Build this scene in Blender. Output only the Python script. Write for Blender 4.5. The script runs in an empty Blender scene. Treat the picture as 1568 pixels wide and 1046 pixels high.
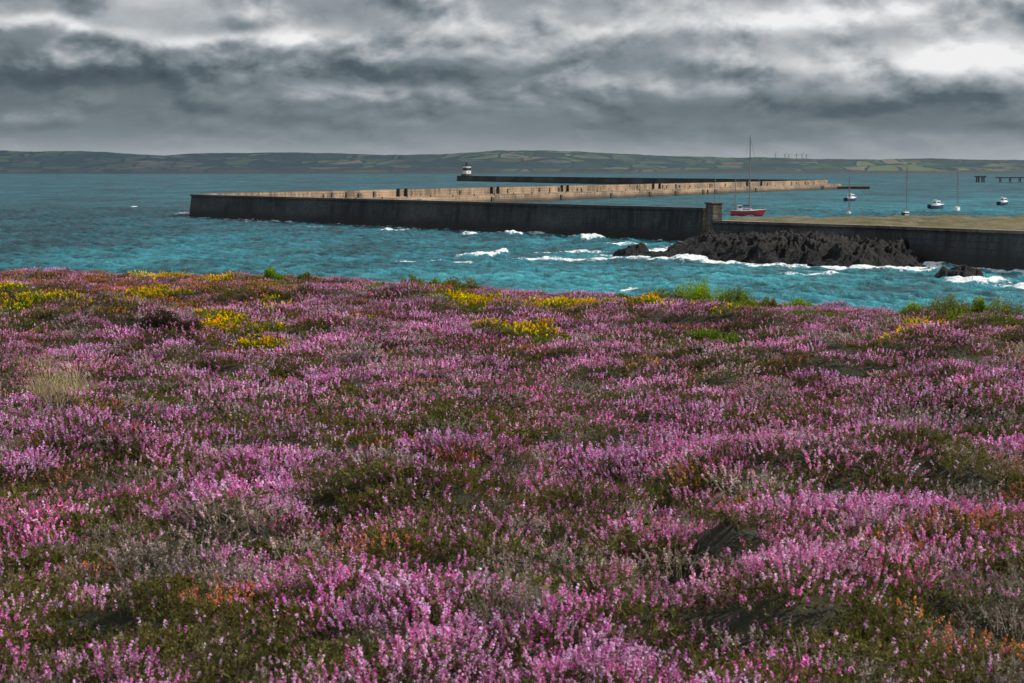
import bpy, bmesh, math, random
import numpy as np
from mathutils import Vector, Matrix
random.seed(7); rng=np.random.default_rng(11)
S=bpy.context.scene
S.view_settings.view_transform='Standard'; S.view_settings.look='None'; S.view_settings.exposure=0
COL=S.collection
CAMZ=14.0
SUN_AZ=math.radians(80); SUN_EL=math.radians(40)
# ---------------------------------------------------------------- noise
def _h(ix,iy,seed):
    n=(ix.astype(np.int64)*374761393+iy.astype(np.int64)*668265263+seed*974634777)&0xffffffff
    n=((n^(n>>13))*1274126177)&0xffffffff
    n=n^(n>>16)
    return (n&0xffffff)/float(0xffffff)
def vn(x,y,seed=0):
    x=np.asarray(x,float);y=np.asarray(y,float)
    ix=np.floor(x);iy=np.floor(y);fx=x-ix;fy=y-iy
    fx=fx*fx*fx*(fx*(fx*6-15)+10);fy=fy*fy*fy*(fy*(fy*6-15)+10)
    a=_h(ix,iy,seed);b=_h(ix+1,iy,seed);c=_h(ix,iy+1,seed);d=_h(ix+1,iy+1,seed)
    return (a*(1-fx)+b*fx)*(1-fy)+(c*(1-fx)+d*fx)*fy
def fbm(x,y,seed=0,o=4):
    x=np.asarray(x,float);y=np.asarray(y,float)
    s=0;a=.5;t=0
    for i in range(o):
        s=s+a*vn(x*(2**i)+i*17.3,y*(2**i)+i*9.1,seed+i*13);t+=a;a*=.5
    return s/t
def sstep(a,b,x):
    t=np.clip((x-a)/(b-a),0,1);return t*t*(3-2*t)
# ---------------------------------------------------------------- mesh helpers
def mesh_np(name,V,F,mats,fm=None,smooth=False,uv=None):
    me=bpy.data.meshes.new(name)
    V=np.asarray(V,np.float32);F=np.asarray(F,np.int32);k=F.shape[1]
    me.vertices.add(len(V));me.vertices.foreach_set('co',V.ravel())
    me.loops.add(F.size);me.loops.foreach_set('vertex_index',F.ravel())
    me.polygons.add(len(F));me.polygons.foreach_set('loop_start',np.arange(0,F.size,k,dtype=np.int32))
    me.polygons.foreach_set('loop_total',np.full(len(F),k,np.int32))
    if fm is not None: me.polygons.foreach_set('material_index',np.asarray(fm,np.int32))
    me.polygons.foreach_set('use_smooth',np.full(len(F),smooth,bool))
    for m in mats: me.materials.append(m)
    if uv is not None:
        l=me.uv_layers.new(name='UVMap');l.data.foreach_set('uv',np.asarray(uv,np.float32).ravel())
    me.update(calc_edges=True);me.validate()
    return me
def grid_faces(nr,nc):
    i=np.arange(nr-1)[:,None]*nc+np.arange(nc-1)[None,:]
    i=i.ravel();return np.stack([i,i+1,i+nc+1,i+nc],1)
def add_obj(name,me,parent=None,loc=None):
    o=bpy.data.objects.new(name,me);COL.objects.link(o)
    if parent: o.parent=parent
    if loc is not None:o.location=loc
    return o
def fattr(me,name,vals):
    a=me.attributes.new(name,'FLOAT','POINT');a.data.foreach_set('value',np.asarray(vals,np.float32).ravel())
# ---------------------------------------------------------------- node helpers
class NT:
    def __init__(s,t): s.t=t;s.n=t.nodes;s.l=t.links
    def new(s,ty,**k):
        n=s.n.new(ty)
        for a,b in k.items(): setattr(n,a,b)
        return n
    def put(s,inp,v):
        if isinstance(v,bpy.types.NodeSocket): s.l.new(v,inp)
        else:
            if isinstance(v,tuple) and inp.type=='RGBA' and len(v)==3: v=(*v,1)
            inp.default_value=v
    def m(s,op,a,b=0.0,c=0.0,clamp=False):
        n=s.new('ShaderNodeMath',operation=op,use_clamp=clamp)
        s.put(n.inputs[0],a);s.put(n.inputs[1],b)
        if len(n.inputs)>2:s.put(n.inputs[2],c)
        return n.outputs[0]
    def mix(s,f,a,b,bt='MIX'):
        n=s.new('ShaderNodeMix',data_type='RGBA',blend_type=bt)
        s.put(n.inputs[0],f);s.put(n.inputs[6],a);s.put(n.inputs[7],b);return n.outputs[2]
    def ramp(s,f,pts,interp='LINEAR'):
        n=s.new('ShaderNodeValToRGB');r=n.color_ramp;r.interpolation=interp
        while len(r.elements)<len(pts): r.elements.new(.5)
        for e,(p,c) in zip(r.elements,pts):
            e.position=p;e.color=(*c,1) if isinstance(c,tuple) else (c,c,c,1)
        s.put(n.inputs[0],f);return n.outputs[0]
    def noise(s,vec,scale,detail=4,rough=.5,dist=0):
        n=s.new('ShaderNodeTexNoise');s.put(n.inputs['Vector'],vec)
        n.inputs['Scale'].default_value=scale;n.inputs['Detail'].default_value=detail
        n.inputs['Roughness'].default_value=rough;n.inputs['Distortion'].default_value=dist
        return n.outputs['Fac']
    def vmul(s,vec,v):
        n=s.new('ShaderNodeVectorMath',operation='MULTIPLY');s.put(n.inputs[0],vec);n.inputs[1].default_value=v;return n.outputs[0]
    def maprange(s,v,a,b,c=0.,d=1.,smooth=False):
        n=s.new('ShaderNodeMapRange');
        if smooth:n.interpolation_type='SMOOTHSTEP'
        s.put(n.inputs[0],v);n.inputs[1].default_value=a;n.inputs[2].default_value=b;n.inputs[3].default_value=c;n.inputs[4].default_value=d
        return n.outputs[0]
    def comb(s,x,y,z):
        n=s.new('ShaderNodeCombineXYZ');s.put(n.inputs[0],x);s.put(n.inputs[1],y);s.put(n.inputs[2],z);return n.outputs[0]
def newmat(name):
    m=bpy.data.materials.new(name);m.use_nodes=True;N=NT(m.node_tree)
    b=N.n['Principled BSDF'];b.inputs['Roughness'].default_value=.8
    return m,N,b
def pos(N): return N.new('ShaderNodeNewGeometry').outputs['Position']
def bump(N,h,dist,strength=1.):
    n=N.new('ShaderNodeBump');n.inputs['Strength'].default_value=strength;n.inputs['Distance'].default_value=dist
    N.put(n.inputs['Height'],h);return n.outputs[0]
def simple(name,col,rough=.5,metal=0,var=.15,scale=3):
    m,N,b=newmat(name)
    f=N.noise(pos(N),scale,4)
    c=N.mix(f,tuple(x*(1-var) for x in col),tuple(min(1,x*(1+var)) for x in col))
    N.put(b.inputs['Base Color'],c);b.inputs['Roughness'].default_value=rough;b.inputs['Metallic'].default_value=metal
    return m
# ---------------------------------------------------------------- world
def build_world():
    w=bpy.data.worlds.new('World');S.world=w;w.use_nodes=True
    try: w.cycles.sampling_method='NONE'
    except Exception as e: print(e)
    N=NT(w.node_tree);N.n.clear()
    out=N.new('ShaderNodeOutputWorld');bg=N.new('ShaderNodeBackground');bg.inputs[1].default_value=.1
    N.l.new(bg.outputs[0],out.inputs[0])
    sky=N.new('ShaderNodeTexSky');sky.sky_type='NISHITA';sky.sun_disc=False
    sky.sun_elevation=SUN_EL;sky.sun_rotation=SUN_AZ
    g=N.new('ShaderNodeTexCoord').outputs['Generated']
    sp=N.new('ShaderNodeSeparateXYZ');N.l.new(g,sp.inputs[0]);x,y,z=sp.outputs
    az=N.m('MULTIPLY',N.m('ARCTAN2',x,y),57.2958)
    el=N.m('MULTIPLY',N.m('ARCSINE',z),57.2958)
    v=N.m('MULTIPLY',N.m('LOGARITHM',N.m('ADD',N.m('MAXIMUM',el,-.8),4.),math.e),4.0)
    hx=N.m('MULTIPLY',az,.30)
    def cl(dx,dv,det=8,r=.5):
        return N.noise(N.comb(N.m('ADD',hx,dx),N.m('ADD',v,dv),12.6),1.0,det,r,.1)
    n1=cl(0,0);n2=cl(.06,.17,5)
    d1=N.maprange(n1,.38,.62,smooth=True);d2=N.maprange(n2,.38,.62,smooth=True)
    rel=N.m('SUBTRACT',d1,d2)
    fine=N.noise(N.comb(N.m('MULTIPLY',hx,3.2),N.m('MULTIPLY',v,2.6),2.1),1.0,6,.55,.2)
    big=N.noise(N.comb(N.m('MULTIPLY',hx,.4),N.m('MULTIPLY',v,.7),9.1),1.0,3,.5)
    amp=N.ramp(N.m('DIVIDE',el,10.,clamp=True),[(0,.10),(.08,.16),(.2,.6),(.3,1),(1,1)])
    B=N.m('ADD',N.m('MULTIPLY',rel,.38),N.m('MULTIPLY',N.m('SUBTRACT',n1,.5),.5))
    B=N.m('ADD',B,N.m('MULTIPLY',N.m('SUBTRACT',fine,.5),.22))
    B=N.m('ADD',B,N.m('MULTIPLY',N.m('SUBTRACT',big,.5),.35))
    B=N.m('MULTIPLY',B,amp)
    base=N.ramp(N.m('DIVIDE',el,10.,clamp=True),[(0,.63),(.03,.60),(.07,.51),(.12,.40),(.18,.365),(.26,.42),(.36,.53),(.46,.62),(.6,.66),(1,.82)])
    B=N.m('ADD',B,base)
    # broad distribution of lit and shaded cloud banks (bearing, elevation, half sizes in degrees, weight)
    for (a0,e0,wa,we,k) in [(-13.2,3.95,2.8,.20,.42),(-9.2,3.7,2.0,.18,.34),(-6.2,3.75,1.6,.2,.30),(-12,2.6,6,.6,-.14),(-2.5,3.0,2.4,.5,-.20),(1.5,3.8,1.4,.3,-.12),
                            (12.3,3.1,3.6,.62,.50),(4.2,4.0,2.6,.4,.28),(9,1.9,6,.35,-.10),(13.5,4.7,2.5,.2,.25),(11,4.1,3,.18,-.08),(-4,2.25,3.4,.2,.20),(1,2.5,2.2,.2,.14),(8.5,4.3,3,.3,.24),(6.5,3.1,2,.25,.2),(-13,4.75,4,.25,-.10)]:
        da=N.m('DIVIDE',N.m('SUBTRACT',az,a0),wa);de=N.m('DIVIDE',N.m('SUBTRACT',N.m('ADD',el,N.m('MULTIPLY',N.m('SUBTRACT',n1,.5),1.5)),e0),we)
        r=N.m('ADD',N.m('MULTIPLY',da,da),N.m('MULTIPLY',de,de))
        B=N.m('ADD',B,N.m('MULTIPLY',N.m('EXPONENT',N.m('MULTIPLY',r,-1.)),k))
    c=N.ramp(B,[(0,(.058,.078,.095)),(.25,(.10,.13,.152)),(.45,(.21,.248,.276)),(.65,(.41,.44,.465)),(.85,(.66,.675,.69)),(1,(.87,.87,.88))])
    c10=N.mix(1.0,c,(10.,10.,10.),'MULTIPLY')
    cover=N.maprange(el,8,30,1,.6)
    fin=N.mix(cover,sky.outputs[0],c10)
    N.l.new(fin,bg.inputs[0])
build_world()
sd=bpy.data.lights.new('sun','SUN');sd.energy=5.0;sd.angle=math.radians(.5);sd.color=(1,.95,.87)
so=add_obj('sun',sd)
d=Vector((math.sin(SUN_AZ)*math.cos(SUN_EL),math.cos(SUN_AZ)*math.cos(SUN_EL),math.sin(SUN_EL)))
so.rotation_euler=(-d).to_track_quat('-Z','Y').to_euler();so.location=(60,0,80)
# ---------------------------------------------------------------- camera
cd=bpy.data.cameras.new('camera');cam=add_obj('camera',cd);cd.lens=70;cd.sensor_width=36
cam.location=(0,0,CAMZ);cam.rotation_euler=(math.radians(90-4.93),0,0);cd.clip_start=.5;cd.clip_end=60000
cd.dof.use_dof=True;cd.dof.focus_distance=28;cd.dof.aperture_fstop=11
S.camera=cam
# ---------------------------------------------------------------- heath terrain
def drop(x,y):
    xc=np.clip(x,-25,25);yc=np.clip(y,-12,50)
    return 1.6+.019*yc+.00094*xc*yc
def edge_y(x): return 41.5+1.6*(fbm(x/5.,x*0+3,91,3)-.5)*2 - .0008*np.clip(np.abs(x)-14,0,200)**2
def survey(px,py):
    u=(px-784)/3049;s=(py-260)/3049;d=1.6/(s-.019)
    for i in range(12): d=.5*d+.5*(1.6+.00094*u*d*d)/(s-.019)
    return u*d,d
def zone(px,py,hw,hh):
    x,y=survey(px,py);return (x,y,max(.15,hw/3049*y),max(.25,hh/3049*y*y/1.6))
MOUNDS=[]
def mound(px,py,wpx,hgt,ry=1.0):
    x,y=survey(px,py);r=wpx/2/3049*y;MOUNDS.append((x,y,r,hgt,r*ry))
mound(265,528,150,.36,.9);mound(1000,500,110,.30);mound(1090,505,160,.22);mound(690,475,150,.14);mound(100,465,200,.14)
mound(130,668,140,.26);mound(560,752,260,.24);mound(1510,640,300,.34);mound(860,775,160,.2);mound(1120,850,160,.2);mound(730,575,120,.24)
mound(1300,530,90,.2);mound(1420,720,260,.2);mound(300,820,260,.2);mound(780,480,90,.14);mound(1215,940,200,.2);mound(200,930,160,.2)
r3=np.random.default_rng(99)
for i in range(190):
    yy_=6+34*math.sqrt(r3.uniform());xx_=r3.uniform(-.3,.3)*yy_;rr_=r3.uniform(.20,.5)*(1+yy_/50)
    MOUNDS.append((xx_,yy_,rr_,r3.uniform(.08,.21)*(1-.4*(yy_>33)),rr_*r3.uniform(.7,1.2)))
def relief(x,y):
    h=(fbm(x/1.9,y/2.2,5,3)-.5)*.38+(1-np.abs(2*fbm(x/.9,y/1.1,21,2)-1))*.24+(fbm(x/.42,y/.46,25,2)-.5)*.13
    for (mx,my,r,hh,ry) in MOUNDS:
        q=((x-mx)/r)**2+((y-my)/ry)**2
        h=h+hh*np.exp(-q*1.3)
    return h
def zground(x,y):
    x=np.asarray(x,float);y=np.asarray(y,float)
    z=CAMZ-drop(x,y)-.20-sstep(22,40,y)*(.05+.016*np.clip(x+2,0,14))
    h=relief(x,y)+(fbm(x/6,y/8,33,2)-.5)*.3-.18
    h=h*(1-.4*sstep(32,40,y))
    near=sstep(2.5,6.5,np.hypot(x,y));z=z+h*near-(1-near)*.15
    e=y-edge_y(x)
    t=np.clip(e,0,None)
    z=z-np.where(t<4,t*t*.12,1.92+(t-4)*.96)
    z=z+np.where(e>1,(fbm(x/3,y/3,44,4)-.5)*np.clip(e-1,0,6)*.5,0)
    return np.maximum(z,-4)
m_ground,N,b=newmat('heath_soil')
p=pos(N);f=N.noise(p,14,6,.7);g=N.noise(p,.8,3)
sep=N.new('ShaderNodeSeparateXYZ');N.l.new(p,sep.inputs[0])
c=N.mix(N.maprange(f,.35,.65),(.012,.012,.007),(.075,.062,.032));c=N.mix(N.maprange(g,.4,.7),c,(.035,.042,.015))
rockc=N.mix(f,(.03,.028,.025),(.14,.13,.11));c=N.mix(N.maprange(sep.outputs[2],6,9),rockc,c)
N.put(b.inputs['Base Color'],c);N.put(b.inputs['Normal'],bump(N,f,.12));b.inputs['Roughness'].default_value=.95
def axis(lims,steps):
    out=[]
    for (a,bb),s in zip(lims,steps): out+=list(np.arange(a,bb,s))
    return np.array(out+[lims[-1][1]])
gx=axis([(-260,-40),(-40,-18),(-18,18),(18,40),(40,261)],[5,.8,.11,.8,5]);gy=axis([(-120,-6),(-6,3),(3,50),(50,75)],[4,.6,.12,1])
X,Y=np.meshgrid(gx,gy);Z=zground(X,Y)
V=np.stack([X,Y,Z],-1).reshape(-1,3)
add_obj('heath_ground',mesh_np('heath_ground',V,grid_faces(len(gy),len(gx)),[m_ground],smooth=True))
# ---------------------------------------------------------------- vegetation
def leafmat(name,trans=.30):
    m,N,b=newmat(name);N.n.remove(b);out=N.n['Material Output']
    at=N.new('ShaderNodeAttribute',attribute_name='Col').outputs['Color']
    p=pos(N);rnd=N.new('ShaderNodeObjectInfo').outputs['Random']
    n1=N.noise(p,.55,2);n2=N.noise(p,2.2,2)
    hs=N.new('ShaderNodeHueSaturation');N.put(hs.inputs['Color'],at)
    N.put(hs.inputs['Hue'],N.m('ADD',.495,N.m('MULTIPLY',N.m('SUBTRACT',n1,.5),.11)))
    N.put(hs.inputs['Saturation'],N.maprange(n2,.3,.7,.92,1.18))
    N.put(hs.inputs['Value'],N.m('ADD',N.maprange(n2,.3,.7,.84,1.18),N.m('MULTIPLY',N.m('SUBTRACT',rnd,.5),.55)))
    df=N.new('ShaderNodeBsdfDiffuse');tr=N.new('ShaderNodeBsdfTranslucent')
    N.l.new(hs.outputs[0],df.inputs[0]);N.l.new(hs.outputs[0],tr.inputs[0])
    mx=N.new('ShaderNodeMixShader');mx.inputs[0].default_value=trans
    N.l.new(df.outputs[0],mx.inputs[1]);N.l.new(tr.outputs[0],mx.inputs[2]);N.l.new(mx.outputs[0],out.inputs[0])
    return m
m_leaf=leafmat('heath_foliage')
def unit(v): return v/np.maximum(np.linalg.norm(v,axis=-1,keepdims=True),1e-9)
def quads(c,n_len,axis_dir,side,L,W):
    a=axis_dir*(L[:,None]/2);s=side*(W[:,None]/2)
    return np.stack([c-a-s*.6,c-a*.2+s*1.1,c+a+s*.3,c+a*.3-s],1)
def rdir(n):
    v=rng.normal(size=(n,3));return unit(v)
def pick(cols,n,var=.15):
    c=np.array(cols)[rng.integers(0,len(cols),n)]
    return np.clip(c*(1+rng.uniform(-var,var,(n,1))),0,1)
def tuft(nsprig,rad,hgt,florets,flen,leaves,fcols,lcols,scol,frac=.42,fsize=.0066,lsize=.010,lean=.6,flprob=1.):
    Q=[];C=[]
    # matted woody base so that no soil shows through
    nb=60;a=rng.uniform(0,6.283,nb);r=rad*1.05*np.sqrt(rng.uniform(0,1,nb))
    cb=np.stack([np.cos(a)*r,np.sin(a)*r,hgt*.42*(1-.5*(r/rad)**2)*rng.uniform(.4,1.1,nb)],1)
    ad=unit(rdir(nb)+np.array([0,0,.5]));Q.append(quads(cb,0,ad,unit(np.cross(ad,rdir(nb))),rng.uniform(.03,.055,nb),rng.uniform(.008,.016,nb)));C.append(pick(lcols,nb,.3)*.7)
    for i in range(nsprig):
        a=rng.uniform(0,2*math.pi);r=rad*math.sqrt(rng.uniform(0,1))
        base=np.array([math.cos(a)*r*.75,math.sin(a)*r*.75,-.03])
        h=hgt*rng.uniform(.68,1.0)*(1-.38*(r/rad)**2)
        ln=np.array([math.cos(a),math.sin(a),0])*lean*(r/rad)*h+rng.normal(0,.035,3)*[1,1,0]
        top=base+ln+np.array([0,0,h])
        ax=unit(top-base);L=np.linalg.norm(top-base)
        sd=unit(np.cross(ax,rdir(1)[0]));w=.0018
        Q.append(np.array([[base-sd*w,base+sd*w,top+sd*w*.5,top-sd*w*.5]]));C.append(pick([scol],1))
        if leaves:
            t=rng.uniform(.3,1-frac*.45 if florets else 1,leaves)
            rd=unit(np.cross(ax,rdir(leaves)));c=base+ax*(t*L)[:,None]+rd*rng.uniform(.002,.018,(leaves,1))
            ad=unit(rd+ax*.9);Q.append(quads(c,0,ad,unit(np.cross(ad,rdir(leaves))),rng.uniform(.8,1.8,leaves)*lsize,rng.uniform(.5,1,leaves)*lsize));C.append(pick(lcols,leaves,.3))
        if florets and rng.uniform()<flprob:
            nf=florets
            fl=flen*rng.uniform(.6,1.2)
            t=1-(rng.uniform(0,1,nf))*min(fl/L,.85)
            rd=unit(np.cross(ax,rdir(nf)));tap=.35+.65*np.clip((1-t)/(min(fl/L,.85)),0,1)
            c=base+ax*(t*L)[:,None]+rd*(rng.uniform(.002,.0085,nf)*tap)[:,None]
            ad=unit(rd+ax*rng.uniform(-.4,.8,(nf,1)))
            sc=rng.uniform(.75,1.35,nf)*fsize
            fc=pick(fcols,1,.15)[0]
            Q.append(quads(c,0,ad,unit(np.cross(ad,rdir(nf))),sc*1.25,sc));C.append(np.clip(fc*(1+rng.uniform(-.3,.3,(nf,1))),0,.9))
    return np.concatenate(Q),np.concatenate(C)
def tuft_mesh(name,Q,C):
    n=len(Q);me=mesh_np(name,Q.reshape(-1,3),np.arange(n*4).reshape(-1,4),[m_leaf])
    a=me.color_attributes.new('Col','FLOAT_COLOR','POINT')
    cc=np.ones((n*4,4),np.float32);cc[:,:3]=np.repeat(C,4,axis=0);a.data.foreach_set('color',cc.ravel())
    return me
PINK=[(.84,.36,.63),(.78,.28,.56),(.90,.54,.78),(.66,.20,.46),(.86,.45,.71)]
MAG=[(.80,.23,.51),(.86,.32,.60),(.62,.16,.38)]
LV=[(.12,.135,.038),(.16,.155,.05),(.075,.085,.026),(.18,.145,.07)]
BR=[(.25,.205,.16),(.33,.285,.235),(.16,.125,.09),(.37,.33,.285),(.14,.135,.06)]
YEL=[(.84,.56,.015),(.78,.46,.01),(.86,.66,.03)]
GRN=[(.14,.20,.03),(.19,.25,.045),(.09,.14,.022),(.22,.25,.06)]
def proto_collection(name,items):
    c=bpy.data.collections.new(name)
    for i,(Q,C) in enumerate(items):
        o=bpy.data.objects.new('%s_clump_%02d'%(name,i),tuft_mesh('%s_clump_%02d'%(name,i),Q,C));c.objects.link(o)
    return c
H=[];G=[]
for lod in range(2):
    if lod==0: ns=.74;R=.20;fk=.95;fz=1.;lz=1.
    else: ns=.66;R=.27;fk=.62;fz=1.42;lz=1.6
    def T(n,h,fl,flen,lv,fc,lc,sc,lsz=.010,fsz=.0069,**k):
        return tuft(int(n*ns),R,h,int(fl*fk),flen,int(lv*.6 if lod else lv*.85),fc,lc,sc,fsize=fsz*fz,lsize=lsz*lz,**k)
    for i in range(3): H.append(T(76,.185,22,.052,10,PINK,LV,(.16,.11,.06)))
    for i in range(2): H.append(T(66,.165,18,.045,15,PINK,LV,(.16,.11,.06),flprob=.42))
    for i in range(2): H.append(T(62,.165,16,.042,14,MAG+PINK[:2],LV,(.18,.10,.06),flprob=.7))
    H.append(T(70,.14,0,.05,15,PINK,BR,(.30,.25,.20),.008))
    H.append(T(70,.15,14,.04,22,PINK,LV,(.14,.11,.05),.011,flprob=.14))
    H.append(T(68,.165,16,.045,12,[(.66,.28,.13),(.58,.21,.12),(.62,.34,.15)],LV+[(.24,.16,.06)],(.28,.15,.08),flprob=.7))
    H.append(T(60,.16,16,.045,10,[(.50,.36,.33),(.56,.42,.42),(.62,.42,.52)],BR,(.30,.25,.20),flprob=.75))
    G+=[T(60,.18,20,.05,16,YEL,GRN,(.16,.16,.05),.012,.0105,flprob=.85),
       T(60,.17,15,.05,20,YEL,GRN,(.16,.16,.05),.012,.0100,flprob=.45),
       T(60,.18,0,.05,30,YEL,GRN,(.16,.16,.05),.014),
       T(55,.17,16,.05,14,[(.80,.42,.02),(.76,.34,.03),(.84,.50,.02)],LV,(.25,.14,.04),.009,.0098,flprob=.75)]
NH=len(H)//2;NG=len(G)//2
c_heather=proto_collection('heather',H)
c_gorse=proto_collection('gorse',G)
def grass(n):
    Q=[];C=[]
    for i in range(n):
        a=rng.uniform(0,6.283);b0=np.array([math.cos(a),math.sin(a),0])*rng.uniform(0,.10)
        out=np.array([math.cos(a),math.sin(a),0])*rng.uniform(.05,.25);h=rng.uniform(.10,.28);sd=np.array([-math.sin(a),math.cos(a),0])*.002
        p0=b0;p1=b0+out*.4+np.array([0,0,h*.75]);p2=b0+out+np.array([0,0,h])
        Q.append(np.array([[p0-sd,p0+sd,p1+sd,p1-sd],[p1-sd,p1+sd,p2+sd*.2,p2-sd*.2]]));C.append(pick([(.48,.39,.21),(.56,.46,.28),(.25,.25,.10)],1).repeat(2,0))
    return np.concatenate(Q),np.concatenate(C)
c_grass=proto_collection('dry_grass',[grass(26),grass(18)])
def scatter(name,P,rot,scl,idx,coll):
    me=bpy.data.meshes.new(name);me.vertices.add(len(P));me.vertices.foreach_set('co',np.asarray(P,np.float32).ravel())
    a=me.attributes.new('rot','FLOAT_VECTOR','POINT');a.data.foreach_set('vector',np.asarray(rot,np.float32).ravel())
    a=me.attributes.new('scl','FLOAT','POINT');a.data.foreach_set('value',np.asarray(scl,np.float32))
    a=me.attributes.new('idx','INT','POINT');a.data.foreach_set('value',np.asarray(idx,np.int32))
    o=add_obj(name,me)
    t=bpy.data.node_groups.new(name+'_scatter','GeometryNodeTree')
    t.interface.new_socket('Geometry',in_out='INPUT',socket_type='NodeSocketGeometry');t.interface.new_socket('Geometry',in_out='OUTPUT',socket_type='NodeSocketGeometry')
    gi=t.nodes.new('NodeGroupInput');go=t.nodes.new('NodeGroupOutput')
    ci=t.nodes.new('GeometryNodeCollectionInfo');ci.inputs['Collection'].default_value=coll
    ci.inputs['Separate Children'].default_value=True;ci.inputs['Reset Children'].default_value=True
    ip=t.nodes.new('GeometryNodeInstanceOnPoints');ip.inputs['Pick Instance'].default_value=True
    def na(n,ty):
        q=t.nodes.new('GeometryNodeInputNamedAttribute');q.data_type=ty;q.inputs['Name'].default_value=n
        return [s for s in q.outputs if s.enabled and s.name=='Attribute'][0]
    t.links.new(gi.outputs[0],ip.inputs['Points']);t.links.new(ci.outputs[0],ip.inputs['Instance'])
    t.links.new(na('idx','INT'),ip.inputs['Instance Index']);t.links.new(na('rot','FLOAT_VECTOR'),ip.inputs['Rotation']);t.links.new(na('scl','FLOAT'),ip.inputs['Scale'])
    t.links.new(ip.outputs[0],go.inputs[0])
    md=o.modifiers.new('scatter','NODES');md.node_group=t
    return o
def cand(y0,y1,s):
    xx=np.arange(-24,24,s);yy=np.arange(y0,y1,s)
    X,Y=np.meshgrid(xx,yy);return X.ravel()+rng.uniform(-.5,.5,X.size)*s*.95,Y.ravel()+rng.uniform(-.5,.5,Y.size)*s*.95
SPLIT=14.
x1,y1=cand(4.8,SPLIT,.185);x2,y2=cand(SPLIT,46,.255)
X=np.concatenate([x1,x2]);Y=np.concatenate([y1,y2]);LOD=np.concatenate([np.zeros(len(x1),int),np.ones(len(x2),int)])
k=(np.abs(X)<.31*Y+1.3)&(Y<edge_y(X)+1.5)
X=X[k];Y=Y[k];LOD=LOD[k]
def ell(zs,X,Y,seed):
    w=np.full(len(X),-9.)
    nz=(fbm(X/.55,Y/.9,seed,3)-.5)*3.2
    for (x,y,rx,ry) in zs: w=np.maximum(w,1-np.sqrt(((X-x)/rx)**2+((Y-y)/ry)**2)+nz*.6)
    return w
yel=[zone(*a) for a in [(110,461,105,10),(40,452,50,6),(225,440,55,6),(262,417,75,5),(335,503,55,12),(400,520,40,8),(690,465,90,11),(790,520,50,7),(880,462,55,7),(1110,498,90,11),(1010,478,60,7),(1410,484,22,4),(1380,547,22,5),(530,495,32,6),(420,465,45,7),(960,455,55,5),(620,462,45,5),(1540,490,36,4)]]
gre=[zone(*a) for a in [(1070,456,120,9),(640,446,60,6),(720,446,60,6),(420,428,45,4),(1230,472,60,5),(1480,478,110,6),(850,527,40,6),(330,560,30,5),(1090,522,50,6),(700,472,60,6)]]
wy=ell(yel,X,Y,61);wg=ell(gre,X,Y,71)
r=rng.uniform(0,1,len(X))
isy=(r<np.clip(wy*1.5+.05,0,.75));isg=(~isy)&(wg>.2)&(r<.75)
gmask=isy|isg
rel=relief(X,Y);rel=rel-(relief(X+.45,Y)+relief(X-.45,Y)+relief(X,Y+.5)+relief(X,Y-.5))/4
relw=np.clip(rel/.06,-1.3,1.3)
f1=fbm(X/1.1,Y/1.5,101,4);f2=fbm(X/.9,Y/1.2,111,3);f3=fbm(X/.55,Y/.6,121,2)
farleft=sstep(27,36,Y)*sstep(3,-5,X)
idx=np.zeros(len(X),int)
q=rng.uniform(0,1,len(X));q2=rng.uniform(0,1,len(X));q3=rng.uniform(0,1,len(X))
idx[:]=(q*3).astype(int)%3
sparse=(f1+(q2-.5)*.2-relw*.06)>.515;idx[sparse]=3+(q[sparse]*2).astype(int)
mg=((f2+(q-.5)*.25)>.60);idx[mg]=5+(q2[mg]*2).astype(int)
gb=((fbm(X/.8,Y/1.1,131,3)+(q2-.5)*.2-relw*.08)>.585);idx[gb]=8
fd=((f3+(q3-.5)*.35)<.27);idx[fd]=10
dead=((f3+(q-.5)*.3-relw*.05)>.74);idx[dead]=7
idx[(q3<.02)]=9
rust=(rng.uniform(0,1,len(X))<(.05+.45*farleft)*sstep(24,34,Y));idx[rust]=9
m2=(rng.uniform(0,1,len(X))<.22*farleft);idx[m2]=8
Z=zground(X,Y)
n=len(X);tilt=np.radians(rng.normal(0,8,(n,2)))
rot=np.stack([tilt[:,0],tilt[:,1],rng.uniform(0,6.283,n)],1)
scl=rng.uniform(.85,1.2,n)*(1+(fbm(X/.6,Y/.6,141,2)-.5)*.4)
P=np.stack([X,Y,Z],1)
hm=~gmask
scatter('heather',P[hm],rot[hm],scl[hm],(idx+LOD*NH)[hm],c_heather)
gi_=np.where(isy,np.where(wy>.4,0,np.where(q<.35,3,1)),2)
P[:,2]+=np.where(isy,.05,0)
scatter('gorse',P[gmask],rot[gmask],scl[gmask],(gi_+LOD*NG)[gmask],c_gorse)
gp=[]
for (px,py,nn,sx,sy) in [(90,590,18,40,9),(40,556,8,40,5)]:
    cx,cy,rx,ry=zone(px,py,sx,sy)
    for i in range(nn): gp.append((cx+rng.normal(0,.5)*rx,cy+rng.normal(0,.5)*ry))
gp=np.array(gp);gz=zground(gp[:,0],gp[:,1])+.08
scatter('dry_grass',np.column_stack([gp,gz]),np.column_stack([rng.normal(0,.2,(len(gp),2)),rng.uniform(0,6,len(gp))]),rng.uniform(.7,1.1,len(gp)),rng.integers(0,2,len(gp)),c_grass)
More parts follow.
